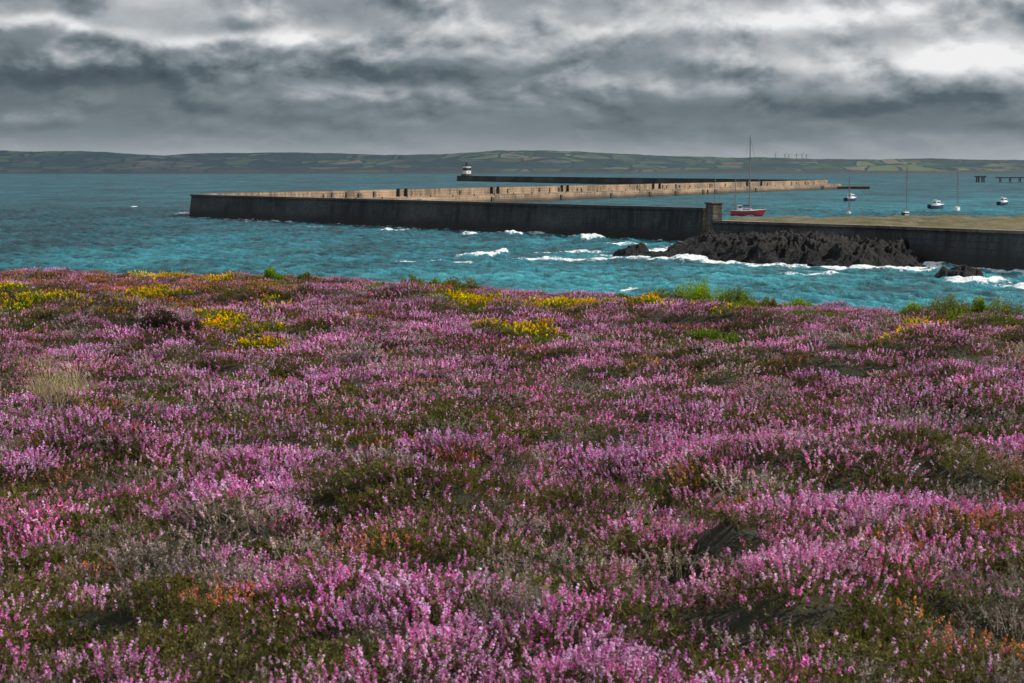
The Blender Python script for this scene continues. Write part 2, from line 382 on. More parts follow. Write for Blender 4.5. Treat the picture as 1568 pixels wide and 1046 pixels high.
def bush(px,off,wpx,top,cols,fl=0,dep=.8,n=9000,leaf=.03,d=None):
    if d is None:
        d=41.
        for _ in range(3): d=float(edge_y(np.array((px-784)/3049*d)))+off
    x=(px-784)/3049*d;w=wpx/3049*d/2
    zc=float(zground(x,d))+.03
    h=max(.24,(CAMZ-(top-260)/3049*d-zc)*1.12)
    Q=[];C=[]
    nl=18;per=n//nl
    for i in range(nl):
        a=rng.uniform(-.25,.25) if i<3 else rng.uniform(-1,1)
        lx,ly,lr,lh=(a*w*.9,rng.uniform(-.6,.6)*w*dep,rng.uniform(.26,.48)*w*.7,h*(1-.6*a*a)*(rng.uniform(.85,1.0) if i<3 else rng.uniform(.55,1.0)))
        v=rdir(per);v[:,2]=np.abs(v[:,2]);rr=rng.uniform(.55,1.08,(per,1))
        c=v*rr*[lr,lr,lh]+[lx,ly,-.05]
        ad=unit(v+rdir(per)*.8);L=rng.uniform(.6,1.5,per)*leaf
        Q.append(quads(c,0,ad,unit(np.cross(ad,rdir(per))),L,L*.5))
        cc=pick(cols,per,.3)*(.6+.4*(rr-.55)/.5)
        if fl:
            k=rng.uniform(0,1,per)<fl;cc[k]=pick(YEL,k.sum())
        C.append(cc)
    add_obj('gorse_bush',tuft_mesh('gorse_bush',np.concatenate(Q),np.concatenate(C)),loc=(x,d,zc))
LG=[(.22,.36,.03),(.28,.42,.05),(.16,.27,.03),(.34,.44,.08)]
DG=[(.14,.17,.04),(.20,.22,.06),(.22,.19,.08),(.12,.14,.035)]
bush(1070,-1.4,110,428,LG,n=18000);bush(1012,-1.3,100,439,LG+DG,n=12000);bush(1125,-1.4,70,438,LG,.03);bush(630,-.8,64,418,LG+DG);bush(700,-1.0,84,420,DG,.03)
bush(412,-.8,54,408,LG);bush(1225,-1.0,70,456,LG);bush(1450,-1.2,130,449,DG,n=14000);bush(1535,-1.0,90,453,DG,.02);bush(248,0,110,486,[(.04,.045,.02),(.08,.065,.04)],0,n=9000,leaf=.018,d=22.4)
bush(1180,-.9,50,452,DG);bush(470,-.7,40,417,DG);bush(665,-.6,30,424,LG);bush(1500,-.8,50,452,LG+DG);bush(950,-.9,60,446,DG);bush(1400,-.9,50,459,LG);bush(985,-.4,110,485,[(.07,.06,.03),(.12,.09,.06)],0,n=9000,leaf=.02,d=29.)
# ---------------------------------------------------------------- sea
WALL=[(38,395),(-98,610),(-97,638),(230,1472),(-69,2511)]
LOW=[(38,395),(72,281),(100,185)]
def segd(px,py,a,b):
    ax,ay=a;bx,by=b;dx=bx-ax;dy=by-ay;t=np.clip(((px-ax)*dx+(py-ay)*dy)/(dx*dx+dy*dy),0,1)
    return np.hypot(px-ax-t*dx,py-ay-t*dy),t
rows=[20,60,100,130];dd=150.
while dd<950: rows.append(dd);dd+=.5+(dd-150)*.0022
while dd<40000: rows.append(dd);dd*=1.09
rows=np.array(rows)
ud=np.linspace(-.36,.36,560);uo=np.array([.4,.46,.55,.7,1,1.5,2.5,5,10,20])
us=np.concatenate([-uo[::-1],ud,uo])
U,D=np.meshgrid(us,rows);X=U*D;Y=D
amp=sstep(130,160,Y)*(1-sstep(600,950,Y))*(np.abs(U)<.36)
wz=np.zeros_like(X)
r2=np.random.default_rng(5)
wx=X+6*(fbm(X/25,Y/25,201,2)-.5);wy_=Y+6*(fbm(X/25,Y/25,202,2)-.5)
for i in range(24):
    lam=r2.uniform(2.4,11);a=math.radians(r2.normal(250,35));kx=math.cos(a)*2*math.pi/lam;ky=math.sin(a)*2*math.pi/lam;ph=r2.uniform(0,6.28)
    s=np.sin(wx*kx+wy_*ky+ph);wz+=(1-np.abs(s))*2*.0085*lam-.0085*lam
foam=np.zeros_like(X)
dw,t=segd(X,Y,(38,395),(-98,610));foam=np.maximum(foam,(.45+.7*fbm(t*40,t*3,7,3))*np.exp(-(dw/6)**2))
dl,t=segd(X,Y,LOW[0],LOW[1]);foam=np.maximum(foam,.95*np.exp(-(dl/5)**2))
dl,t=segd(X,Y,LOW[1],LOW[2]);foam=np.maximum(foam,1.0*np.exp(-(dl/7)**2))
ROCKPOLY=[(18,331),(26,345),(38,386),(65,304),(61,294),(47,292),(34,308)]
rd_=np.full(X.shape,99.)
for i in range(len(ROCKPOLY)):
    dl,t=segd(X,Y,ROCKPOLY[i],ROCKPOLY[(i+1)%len(ROCKPOLY)]);rd_=np.minimum(rd_,dl)
foam=np.maximum(foam,(.78+.5*fbm(X/9,Y/9,88,2))*np.exp(-(rd_/6.5)**2))
def brk(px,py,wpx,wd,hgt,k,slant=0):
    global foam,wz
    d_=CAMZ*3049/(py-260);x0=(px-784)/3049*d_;w=wpx/2/3049*d_
    lx=(X-x0)/w;ly=(Y-d_-slant*(X-x0)-2*(fbm(X/4,Y*0,int(px),3)-.5)*wd)/wd
    g=np.exp(-lx**4-ly**2)
    foam=np.maximum(foam,k*g);wz+=hgt*g*(.5+1.*fbm(X/1.1,Y/1.1,int(py),3))
brk(735,391,84,2.6,.9,1.2,.1);brk(768,387,26,2.6,1.2,1.3);brk(880,394,260,5,.15,.92);brk(905,366,54,4,1.3,1.2);brk(1060,396,60,4,.8,1.15)
brk(1400,412,60,3,.4,1.05);brk(1500,428,130,8,.5,1.2);brk(1560,436,120,4,.3,1.0);brk(1340,407,60,3,.4,1.0);brk(1000,384,60,3,.4,1.0);brk(785,358,36,3,1.0,1.1);brk(720,357,30,3,.6,1.)
brk(600,350,80,3,.2,.95);brk(1180,404,90,3,.3,1.0);brk(490,345,60,2,.1,.85);brk(960,372,80,4,.4,1.0);brk(640,398,120,2.5,.1,.76);brk(205,316,14,4,.4,1.05);brk(290,328,50,8,.8,1.0);brk(940,440,150,4,.1,.7);brk(1000,395,120,3,.3,1.0)
brk(690,398,90,2,.1,.9);brk(830,356,60,3,.5,1.05);brk(870,384,160,2,.2,.95);brk(1240,416,120,2,.1,.85);brk(1440,402,60,2,.3,.95);brk(540,340,70,3,.2,.85);brk(400,337,60,3,.1,.85)
wz=wz*amp
V=np.stack([X,Y,wz],-1).reshape(-1,3)
me=mesh_np('sea',V,grid_faces(len(rows),len(us)),[],smooth=True)
fattr(me,'foam',foam);fattr(me,'crest',wz)
dep=np.clip(1-(Y-190)/460,0,1)*.80*sstep(-.40,.02,U+ .25*sstep(420,250,Y))+ .40*np.exp(-((Y-700)/500)**2)*sstep(.0,.2,U)+.08
dep=dep+(fbm(X/30,Y/45,301,3)-.5)*.45
fattr(me,'shallow',dep)
m_sea,N,b=newmat('sea_water');N.n.remove(b);out=N.n['Material Output']
p=pos(N)
sh=N.new('ShaderNodeAttribute',attribute_name='shallow').outputs['Fac'];fo=N.new('ShaderNodeAttribute',attribute_name='foam').outputs['Fac'];cr=N.new('ShaderNodeAttribute',attribute_name='crest').outputs['Fac']
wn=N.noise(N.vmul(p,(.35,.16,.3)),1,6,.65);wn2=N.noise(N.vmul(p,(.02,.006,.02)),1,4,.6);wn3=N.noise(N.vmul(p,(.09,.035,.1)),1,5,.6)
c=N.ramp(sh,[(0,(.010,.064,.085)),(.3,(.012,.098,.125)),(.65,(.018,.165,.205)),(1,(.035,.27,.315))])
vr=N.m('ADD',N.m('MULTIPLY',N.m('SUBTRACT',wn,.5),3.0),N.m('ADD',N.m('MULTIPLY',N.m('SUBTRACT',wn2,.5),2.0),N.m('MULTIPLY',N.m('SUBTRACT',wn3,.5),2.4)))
vr=N.m('ADD',vr,N.m('MULTIPLY',cr,.7))  # crest translucence and trough shade put into the water colour
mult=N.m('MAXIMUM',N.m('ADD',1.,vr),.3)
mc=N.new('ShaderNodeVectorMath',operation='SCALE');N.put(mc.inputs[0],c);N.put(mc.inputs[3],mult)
fn=N.noise(N.vmul(p,(1.3,.8,1)),1,6,.7);fn2=N.noise(N.vmul(p,(.25,.15,.2)),1,4,.6)
fm=N.maprange(N.m('ADD',N.m('ADD',fo,N.m('MULTIPLY',N.m('SUBTRACT',fn,.5),1.7)),N.m('MULTIPLY',N.m('SUBTRACT',fn2,.5),1.)),.60,.93,smooth=True)
caps=N.noise(N.vmul(p,(.22,.07,.2)),1,8,.66);capm=N.maprange(caps,.705,.755,0,.7)
fm=N.m('MAXIMUM',fm,capm)
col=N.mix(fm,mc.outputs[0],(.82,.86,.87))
bm_=N.m('ADD',N.noise(N.vmul(p,(.9,.5,.9)),1,6,.65),N.m('MULTIPLY',N.noise(N.vmul(p,(.12,.06,.1)),1,3),2.))
nb=bump(N,bm_,.9,.9)
df=N.new('ShaderNodeBsdfDiffuse');N.put(df.inputs[0],col);N.l.new(nb,df.inputs['Normal'])
gl=N.new('ShaderNodeBsdfGlossy');gl.inputs['Roughness'].default_value=.22;N.l.new(nb,gl.inputs['Normal'])
fr=N.new('ShaderNodeFresnel');fr.inputs[0].default_value=1.33;N.l.new(nb,fr.inputs['Normal'])
# a wind-ruffled sea never reaches mirror reflection at grazing angles: mean facet tilt caps it
fac=N.m('MULTIPLY',N.m('MINIMUM',fr.outputs[0],.18),N.m('SUBTRACT',1.,fm))
mx=N.new('ShaderNodeMixShader');N.put(mx.inputs[0],fac);N.l.new(df.outputs[0],mx.inputs[1]);N.l.new(gl.outputs[0],mx.inputs[2]);N.l.new(mx.outputs[0],out.inputs[0])
me.materials.append(m_sea)
add_obj('sea',me)
# ---------------------------------------------------------------- stone materials
def stone(name,a,bc,mort,bs=1.0,hi=1.5):
    m,N,b=newmat(name)
    uv=N.new('ShaderNodeUVMap').outputs[0]
    br=N.new('ShaderNodeTexBrick');N.l.new(uv,br.inputs['Vector']);br.inputs['Scale'].default_value=1
    br.inputs['Brick Width'].default_value=1.6*bs;br.inputs['Row Height'].default_value=.6*bs;br.inputs['Mortar Size'].default_value=.05*bs
    br.inputs['Color1'].default_value=(*a,1);br.inputs['Color2'].default_value=(*bc,1);br.inputs['Mortar'].default_value=(*mort,1)
    st=N.noise(N.vmul(uv,(.5,.09,1)),1,6,.65);st2=N.noise(N.vmul(uv,(.03,.05,1)),1,4,.6);st3=N.noise(N.vmul(uv,(1.5,1.5,1)),1,5,.6)
    c=N.mix(N.maprange(st,.42,.58),br.outputs[0],tuple(x*.3 for x in a))
    c=N.mix(N.maprange(st2,.45,.62,0,.7),c,tuple(x*hi for x in bc))
    c=N.mix(N.maprange(st3,.42,.66,0,.7),c,tuple(x*.35 for x in bc))
    sp=N.new('ShaderNodeSeparateXYZ');N.l.new(pos(N),sp.inputs[0])
    al=N.m('ADD',sp.outputs[2],N.m('MULTIPLY',N.m('SUBTRACT',st,.5),3.))
    c=N.mix(N.maprange(al,.7,2.4,.85,0),c,(.014,.014,.011))
    N.put(b.inputs['Base Color'],c);N.put(b.inputs['Normal'],bump(N,N.m('ADD',br.outputs['Fac'],N.m('MULTIPLY',st3,-2.)),.15));b.inputs['Roughness'].default_value=.9
    return m
m_dark=stone('weathered_outer_masonry',(.036,.044,.050),(.060,.068,.070),(.018,.021,.023),hi=1.8)
m_tan=stone('breakwater_limestone',(.34,.23,.14),(.44,.30,.185),(.13,.095,.065),bs=1.6,hi=1.25)
m_cap=stone('breakwater_coping',(.12,.11,.09),(.17,.155,.12),(.06,.055,.045),bs=2)
m_deck=stone('quay_deck',(.28,.21,.14),(.32,.245,.165),(.14,.11,.08),bs=3)
def sweep(name,path,prof,mi,mats,parent=None):
    P=[Vector(p) for p in path];n=len(P);k=len(prof);V=[];arc=0;arcs=[]
    for i,p in enumerate(P):
        d0=(P[i]-P[i-1]).normalized() if i else (P[1]-P[0]).normalized()
        d1=(P[i+1]-P[i]).normalized() if i<n-1 else d0
        if i: arc+=(P[i]-P[i-1]).length
        arcs.append(arc)
        r0=Vector((d0.y,-d0.x));r1=Vector((d1.y,-d1.x));r=(r0+r1);r/=max(.3,r.dot(r0))
        for (o,z) in prof: V.append((p.x+r.x*o,p.y+r.y*o,z))
    F=[];fm=[];uv=[]
    cum=[0]
    for j in range(k):
        a=prof[j];b=prof[(j+1)%k];cum.append(cum[-1]+math.hypot(a[0]-b[0],a[1]-b[1]))
    for i in range(n-1):
        for j in range(k):
            j2=(j+1)%k;F.append((i*k+j,(i+1)*k+j,(i+1)*k+j2,i*k+j2));fm.append(mi[j])
            uv+=[(arcs[i],cum[j]),(arcs[i+1],cum[j]),(arcs[i+1],cum[j+1]),(arcs[i],cum[j+1])]
    me=bpy.data.meshes.new(name)
    caps=[tuple(range(k)),tuple(reversed(range((n-1)*k,n*k)))]
    me.from_pydata(V,[],F+caps)
    for m in mats: me.materials.append(m)
    l=me.uv_layers.new(name='UVMap')
    for q,u in enumerate(uv): l.data[q].uv=u
    q=len(F)*4
    for cp in caps:
        for vi in cp:
            v=V[vi];l.data[q].uv=(v[0]+v[1]*.5,v[2]);q+=1
    for i,p in enumerate(me.polygons): p.material_index=fm[i] if i<len(F) else 1
    me.update();bmm=bmesh.new();bmm.from_mesh(me);bmesh.ops.recalc_face_normals(bmm,faces=bmm.faces);bmm.to_mesh(me);bmm.free()
    return add_obj(name,me,parent)
def box(name,cx,cy,z0,sx,sy,sz,mat,parent=None,rot=0,bev=.03):
    bmm=bmesh.new();bmesh.ops.create_cube(bmm,size=1)
    for v in bmm.verts: v.co=Vector((v.co.x*sx,v.co.y*sy,(v.co.z+.5)*sz))
    if bev: bmesh.ops.bevel(bmm,geom=bmm.edges[:],offset=bev,segments=1,affect='EDGES')
    uvl=bmm.loops.layers.uv.new('UVMap')
    for f in bmm.faces:
        for lo in f.loops: lo[uvl].uv=(lo.vert.co.x+lo.vert.co.y,lo.vert.co.z)
    me=bpy.data.meshes.new(name);bmm.to_mesh(me);bmm.free();me.materials.append(mat)
    o=add_obj(name,me,parent,(cx,cy,z0));o.rotation_euler.z=rot;return o
def empty(name,loc=(0,0,0),rot=0):
    o=bpy.data.objects.new(name,None);COL.objects.link(o);o.location=loc;o.rotation_euler.z=rot;return o
bw=empty('breakwater')
prof=[(-1.2,-4),(0,5.9),(-.25,5.95),(-.25,6.5),(2.4,6.5),(2.4,3.7),(12.0,3.5),(12.4,-4)]
sweep('wall_and_quay',WALL,prof,[0,0,0,2,1,3,1,1],[m_dark,m_tan,m_cap,m_deck],parent=bw)
P2=Vector(WALL[2]);P3=Vector(WALL[3]);dr=(P3-P2).normalized();rt=Vector((dr.y,-dr.x));ang=math.atan2(dr.y,dr.x)
m_shade_bollard=simple('recess_shade_and_bollard',(.03,.028,.025),.9)  # doorway recess shade put into the shelter boxes' colour; bollards are simply dark
for t in [.155,.163,.262,.27,.36,.369,.52,.533,.74,.78]:
    q=P2+dr*(t*(P3-P2).length)+rt*3.0
    box('parapet_shelter',q.x,q.y,3.6,.9,1.0,3.2,m_shade_bollard,bw,ang)
for t in np.linspace(.02,.98,40):
    q=P2+dr*(t*(P3-P2).length)+rt*11.4
    box('mooring_bollard',q.x,q.y,3.5,.4,.4,.7,m_shade_bollard,bw,ang)
for i in range(34):
    t=random.uniform(.02,.97);q=P2+dr*(t*(P3-P2).length)+rt*2.62
    box('parapet_pier',q.x,q.y,3.6,random.uniform(1,4),.4,random.uniform(1.6,2.5),random.choice([m_cap,m_deck,m_tan]),bw,ang)
for i in range(14):
    t=random.uniform(.05,.95);q=P2+dr*(t*(P3-P2).length)+rt*12.3
    box('landing_recess',q.x,q.y,.6,random.uniform(2,5),.5,2.2,m_cap,bw,ang)
d0=(Vector(WALL[1])-Vector(WALL[0])).normalized();a0=math.atan2(d0.y,d0.x)
box('end_pier',39.9,394.2,-3,2.2,2.5,10.3,m_cap,bw,a0,.1);box('end_pier_cap',39.9,394.2,7.303,2.6,2.9,.3,m_cap,bw,a0,.08)
q=Vector(WALL[3]);box('quay_head',q.x+16,q.y-6,-3,30,14,5.0,m_tan,bw,.1,.1)
# platform
m_plat,N,b=newmat('rough_turf_and_gravel')
p=pos(N);ed=N.new('ShaderNodeAttribute',attribute_name='edge').outputs['Fac']
a=N.noise(N.vmul(p,(.25,.10,1)),1,6,.65);a2=N.noise(p,2.5,4,.6);a3=N.noise(N.vmul(p,(.06,.03,1)),1,3,.5)
c=N.mix(N.maprange(a,.42,.58),(.085,.078,.022),(.20,.15,.09));c=N.mix(N.maprange(a2,.4,.7,0,.8),c,(.045,.05,.016))
c=N.mix(N.maprange(a3,.5,.62,0,.6),c,(.12,.10,.03))
c=N.mix(N.maprange(N.m('ADD',ed,N.m('MULTIPLY',a,5.)),5.8,6.8,1,0),c,N.mix(a2,(.26,.20,.14),(.36,.28,.20)))
N.put(b.inputs['Base Color'],c);N.put(b.inputs['Normal'],bump(N,a2,.35));b.inputs['Roughness'].default_value=.95
A=np.array([(40.2,396.5),(50,360),(62,322),(73.0,282),(87,234),(101,186)],float);B=np.array([(48,409),(80,398),(120,388),(170,378),(230,360),(300,340)],float)
tt=np.linspace(0,1,180);ss=np.linspace(0,1,110)
ti=np.linspace(0,1,6)
Ax=np.interp(tt,ti,A[:,0]);Ay=np.interp(tt,ti,A[:,1]);Bx=np.interp(tt,ti,B[:,0]);By=np.interp(tt,ti,B[:,1])
PX=Ax[:,None]*(1-ss**1.5)+Bx[:,None]*ss**1.5;PY=Ay[:,None]*(1-ss**1.5)+By[:,None]*ss**1.5
L=np.hypot(PX-Ax[:,None],PY-Ay[:,None])
PZ=3.9+1.35*np.interp(tt,[0,.6,1],[0,1,1.2])[:,None]+sstep(3,9,L)*(fbm(PX/4,PY/4,401,4)-.3)*1.4
V=np.stack([PX,PY,PZ],-1).reshape(-1,3)
me=mesh_np('harbour_platform',V,grid_faces(180,110),[m_plat],smooth=True);fattr(me,'edge',L);add_obj('harbour_platform',me)
lw=empty('sea_wall')
def wallstrip(name,pts,zs,mat,cap):
    V=[];F=[];uv=[];fm=[]
    n=len(pts)
    for i in range(n):
        p=Vector(pts[i]);dn=(Vector(pts[min(i+1,n-1)])-Vector(pts[max(i-1,0)])).normalized();r=Vector((dn.y,-dn.x))
        if r.x>0: r=-r
        z=zs[i]
        for (o,zz) in [(1.2,-4),(0,z-.35),(.3,z-.3),(.3,z+.12),(-1.0,z+.12),(-1.0,-4)]: V.append((p.x+r.x*o,p.y+r.y*o,zz))
    ar=[0]
    for i in range(1,n): ar.append(ar[-1]+(Vector(pts[i])-Vector(pts[i-1])).length)
    for i in range(n-1):
        cum=0
        for j,h in enumerate([5,.5,.5,1.3,8]):
            F.append((i*6+j,(i+1)*6+j,(i+1)*6+j+1,i*6+j+1));fm.append(0 if j<1 else 1)
            uv+=[(ar[i],cum),(ar[i+1],cum),(ar[i+1],cum+h),(ar[i],cum+h)];cum+=h
    me=mesh_np(name,V,F,[mat,cap],fm,uv=uv);return add_obj(name,me,lw)
wallstrip('masonry_face',[(39,394.5),(49.5,360),(61.5,322),(72.4,282),(86.4,234),(100.4,186)],[3.9+1.35*v for v in (0,.333,.667,1,1.1,1.2)],m_dark,m_cap)
# ---------------------------------------------------------------- rocks
m_rock,N,b=newmat('black_wet_rock')
p=pos(N);f=N.noise(p,1.2,9,.7);sp=N.new('ShaderNodeSeparateXYZ');N.l.new(p,sp.inputs[0])
c=N.mix(N.maprange(f,.35,.7),(.003,.003,.004),(.013,.012,.012));c=N.mix(N.maprange(N.m('ADD',sp.outputs[2],N.m('MULTIPLY',f,2.)),2.8,4.2,0,.35),c,(.042,.034,.026))
N.put(b.inputs['Base Color'],c);b.inputs['Roughness'].default_value=.55;b.inputs['Specular IOR Level'].default_value=.15;N.put(b.inputs['Normal'],bump(N,f,.6))
def inpoly_np(x,y,P):
    c=np.zeros(x.shape,bool);j=len(P)-1
    for i in range(len(P)):
        t=((P[i][1]>y)!=(P[j][1]>y))&(x<(P[j][0]-P[i][0])*(y-P[i][1])/(P[j][1]-P[i][1]+1e-9)+P[i][0])
        c^=t;j=i
    return c
def rock_shelf(name,x0,x1,y0,y1,step,hfun):
    xs=np.arange(x0,x1,step);ys=np.arange(y0,y1,step);X,Y=np.meshgrid(xs,ys)
    X=X+rng.uniform(-.4,.4,X.shape)*step;Y=Y+rng.uniform(-.4,.4,Y.shape)*step
    u=(X*.35+Y*.8)+3*(fbm(X/5,Y/5,61,3)-.5)*2;saw=(u/2.9)%1.0;saw2=((X*.7-Y*.4)/2.2+2*fbm(X/3,Y/3,62,2))%1.0
    rid=1-np.abs(2*fbm(X/4.2,Y/4.2,63,4)-1);hf=hfun(X,Y)
    Z=hf*(.1+1.1*rid**2)+(saw*.5+saw2*.35+(fbm(X/1.1,Y/1.1,64,3)-.5)*.7)*np.clip(.4+hf*.4,0,1)-.75
    Z=np.where(hf<=0.01,-2,Z)
    F=grid_faces(len(ys),len(xs));F=np.concatenate([F[:,[0,1,2]],F[:,[0,2,3]]])
    z=Z.ravel();F=F[(z[F]>-1.9).any(axis=1)]
    me=mesh_np(name,np.stack([X,Y,Z],-1).reshape(-1,3),F,[m_rock]);return add_obj(name,me)
def hmain(X,Y):
    ins=inpoly_np(X,Y,ROCKPOLY)
    dm=np.full(X.shape,99.)
    for i in (0,3,4,5,6): dm=np.minimum(dm,segd(X,Y,ROCKPOLY[i],ROCKPOLY[(i+1)%7])[0])
    dm=dm+(fbm(X/4,Y/4,71,3)-.5)*6
    h=np.clip(dm*.4,0,2.7)*(.45+.55*sstep(28,38,X))*(1-.25*sstep(340,370,Y))*(.55+.9*fbm(X/8,Y/8,79,2))
    return np.where(ins,np.maximum(h,.02),0)
rock_shelf('rock_outcrop',14,70,288,390,.42,hmain)
def blob(cx,cy,rx,ry,h): return lambda X,Y: np.clip(1-((X-cx)/rx)**2-((Y-cy)/ry)**2+(fbm(X/2,Y/2,73,3)-.5)*.8,0,1)*h
rock_shelf('rock_outcrop',53,66,257,271,.3,blob(59.3,264,3.8,4,2.0))
rock_shelf('rock_outcrop',12,27,326,342,.35,blob(20.5,334,4.,4,1.6))
# ---------------------------------------------------------------- lighthouse
m_white=simple('white_render',(.78,.78,.75),.6,0,.06);m_black=simple('black_paint',(.02,.02,.022),.5);m_glass=simple('lantern_glass',(.10,.13,.15),.1)
tdir=(Vector(WALL[4])-Vector(WALL[3])).normalized();rr=Vector((tdir.y,-tdir.x))
lc=Vector(WALL[4])-tdir*26+rr*6
lh=empty('lighthouse',(lc.x,lc.y,3.5),math.atan2(tdir.y,tdir.x)+.35)
box('keepers_base',0,0,0,11,11,5,m_cap,lh,0,.3);box('tower_lower',0,0,5.01,7.6,7.6,4.4,m_white,lh,0,.5)
box('black_band',0,0,9.42,7.7,7.7,3.2,m_black,lh,0,.5);box('tower_upper',0,0,12.63,7.6,7.6,2.8,m_white,lh,0,.5)
box('gallery',0,0,15.44,9,9,.5,m_black,lh,0,.1)
def cyl(name,r0,r1,z0,z1,mat,parent,seg=16,x=0,y=0):
    bmm=bmesh.new();bmesh.ops.create_cone(bmm,cap_ends=True,segments=seg,radius1=r0,radius2=r1,depth=z1-z0)
    for v in bmm.verts:v.co.z+=(z1-z0)/2
    me=bpy.data.meshes.new(name);bmm.to_mesh(me);bmm.free();me.materials.append(mat)
    return add_obj(name,me,parent,(x,y,z0))
cyl('lantern_room',2.0,2.0,15.95,18.4,m_glass,lh);cyl('lantern_roof',2.5,.3,18.41,20.2,m_black,lh);cyl('vent',.25,.2,20.1,21.2,m_black,lh)
for i in range(8):
    a=i*math.pi/4;cyl('lantern_bar',.12,.12,15.95,18.4,m_black,lh,6,2.05*math.cos(a),2.05*math.sin(a))
for (x,y,sx,sy) in [(0,-5.52,1.2,.1),(-5.52,0,.1,1.2)]:
    for k in (-2.8,2.8):box('window',x+(k if sx>1 else 0),y+(k if sy>1 else 0),2,sx,sy,1.8,m_black,lh,0,.01)
for (x,y,sx,sy) in [(0,-3.82,.9,.1),(-3.82,0,.1,.9)]: box('tower_window',x,y,6.8,sx,sy,1.5,m_black,lh,0,.01)
# ---------------------------------------------------------------- boats
def hull_mesh(L,B,H,T,mt,mb,md):
    n=15;V=[];F=[];fm=[]
    for i in range(n):
        t=i/(n-1);x=(t-.5)*L
        w=B/2*(math.sin(min(1,(t*.85+.15)*1.02)*math.pi)**.55 if t<.98 else .04);w=max(w,.04) if t>.5 else max(w,B*.3)
        sh=H*(1+.35*(t-.35)**2*2.2);over=.10*L*max(0,t-.8)/.2
        kd=-T*math.sin(math.pi*min(1,max(.03,t*.93+.03)))**.6
        pr=[(0,kd),(w*.62,kd*.55),(w*.90,.0),(w*.96,.22*H),(w,sh*.88),(w*.97,sh)]
        ring=[(x+over*(z/sh if z>0 else 0),-y,z) for (y,z) in reversed(pr)]+[(x+over*(z/sh if z>0 else 0),y,z) for (y,z) in pr[1:]]
        V+=ring
    k=11
    for i in range(n-1):
        for j in range(k-1):
            F.append((i*k+j,(i+1)*k+j,(i+1)*k+j+1,i*k+j+1));jj=min(j,9-j);fm.append(2 if jj==0 else (0 if jj==1 else 1 if jj>=2 else 0))
        F.append((i*k+k-1,(i+1)*k+k-1,(i+1)*k,i*k));fm.append(2)
    F.append(tuple(range(k)));fm.append(0);F.append(tuple(reversed(range((n-1)*k,n*k))));fm.append(0)
    me=bpy.data.meshes.new('hull');me.from_pydata(V,[],F)
    for m in (mt,mb,md): me.materials.append(m)
    for p,f in zip(me.polygons,fm): p.material_index=f
    bmm=bmesh.new();bmm.from_mesh(me);bmesh.ops.recalc_face_normals(bmm,faces=bmm.faces);bmm.to_mesh(me);bmm.free()
    return me
m_gel=simple('white_gelcoat',(.75,.77,.78),.3,0,.05);m_red=simple('red_topsides',(.38,.03,.035),.35,0,.1);m_navy=simple('navy_paint',(.02,.04,.09),.3)
m_alloy=simple('mast_alloy',(.22,.21,.20),.4,.3);m_win=simple('dark_window',(.02,.03,.04),.15);m_canvas=simple('sail_cover',(.03,.06,.14),.8)
def strut(name,p,q,r,mat,par):
    p=Vector(p);q=Vector(q);v=q-p
    o=cyl(name,r,r,0,v.length,mat,par,6);o.location=p;o.rotation_mode='QUATERNION';o.rotation_quaternion=v.to_track_quat('Z','Y');return o
def wheelhouse(par,x,L,W,H,z,mat):
    bmm=bmesh.new();bmesh.ops.create_cube(bmm,size=1)
    for v in bmm.verts:
        s=.82 if v.co.z>0 else 1
        v.co=Vector((v.co.x*L*(s if v.co.x>0 else 1),v.co.y*W*(.9 if v.co.z>0 else 1),(v.co.z+.5)*H))
    bmesh.ops.bevel(bmm,geom=bmm.edges[:],offset=.06*min(L,H),segments=2,affect='EDGES')
    me=bpy.data.meshes.new('cabin');bmm.to_mesh(me);bmm.free();me.materials.append(mat)
    return add_obj('cabin',me,par,(x,0,z))
def yacht(px,d,L,mast,rot,top=m_gel,bot=m_gel,name='sailboat',ketch=False):
    x=(px-784)/3049*d;e=empty(name,(x,d,.0),rot);H=L*(.14 if ketch else .13)
    add_obj('hull',hull_mesh(L,L*.3,H,L*.09,top,bot,m_gel),e)
    wheelhouse(e,-.03*L,L*.40,L*.17,L*.06,H*.97,m_gel)
    for s in(-1,1): box('cabin_window',-.03*L,s*L*.083,H*.97+L*.02,L*.24,.03,L*.02,m_win,e,0,.005)
    r=max(.13,mast*.008);mx=.08*L
    cyl('mast',r,r*.7,H,mast,m_alloy,e,8,mx)
    strut('boom',(mx,0,H+L*.12),(mx-L*.40,0,H+L*.11),r*.8,m_alloy,e)
    strut('furled_sail',(mx-.2,0,H+L*.145),(mx-L*.38,0,H+L*.13),L*.018,m_canvas,e)
    for z in(.45,.72): strut('spreader',(mx,-L*.07,mast*z),(mx,L*.07,mast*z),r*.4,m_alloy,e)
    for q in [(L*.56,0,H*1.25),(-L*.49,0,H),(mx-.3,L*.14,H),(mx-.3,-L*.14,H)]: strut('stay',(mx,0,mast*.98),q,.018,m_alloy,e)
    for i in range(6):
        for s in(-1,1): strut('stanchion',((-.4+i*.15)*L,s*L*(.13-.05*max(0,i-3)/2),H),((-.4+i*.15)*L,s*L*(.13-.05*max(0,i-3)/2),H+.7),.03,m_alloy,e)
    strut('roller_furled_jib',(L*.55,0,H*1.4),(mx+.3,0,mast*.93),r*.25,m_alloy,e)
    if ketch:
        cyl('mizzen_mast',r*.8,r*.5,H,mast*.5,m_alloy,e,8,-L*.36);strut('mizzen_boom',(-L*.36,0,H+1.6),(-L*.52,0,H+1.6),r*.6,m_alloy,e)
        wheelhouse(e,-.22*L,L*.16,L*.18,1.7,H*.97,m_gel)
        for s in(-1,1): box('wheelhouse_window',-.22*L,s*L*.088,H+.8,L*.11,.03,.5,m_win,e,0,.005)
    return e
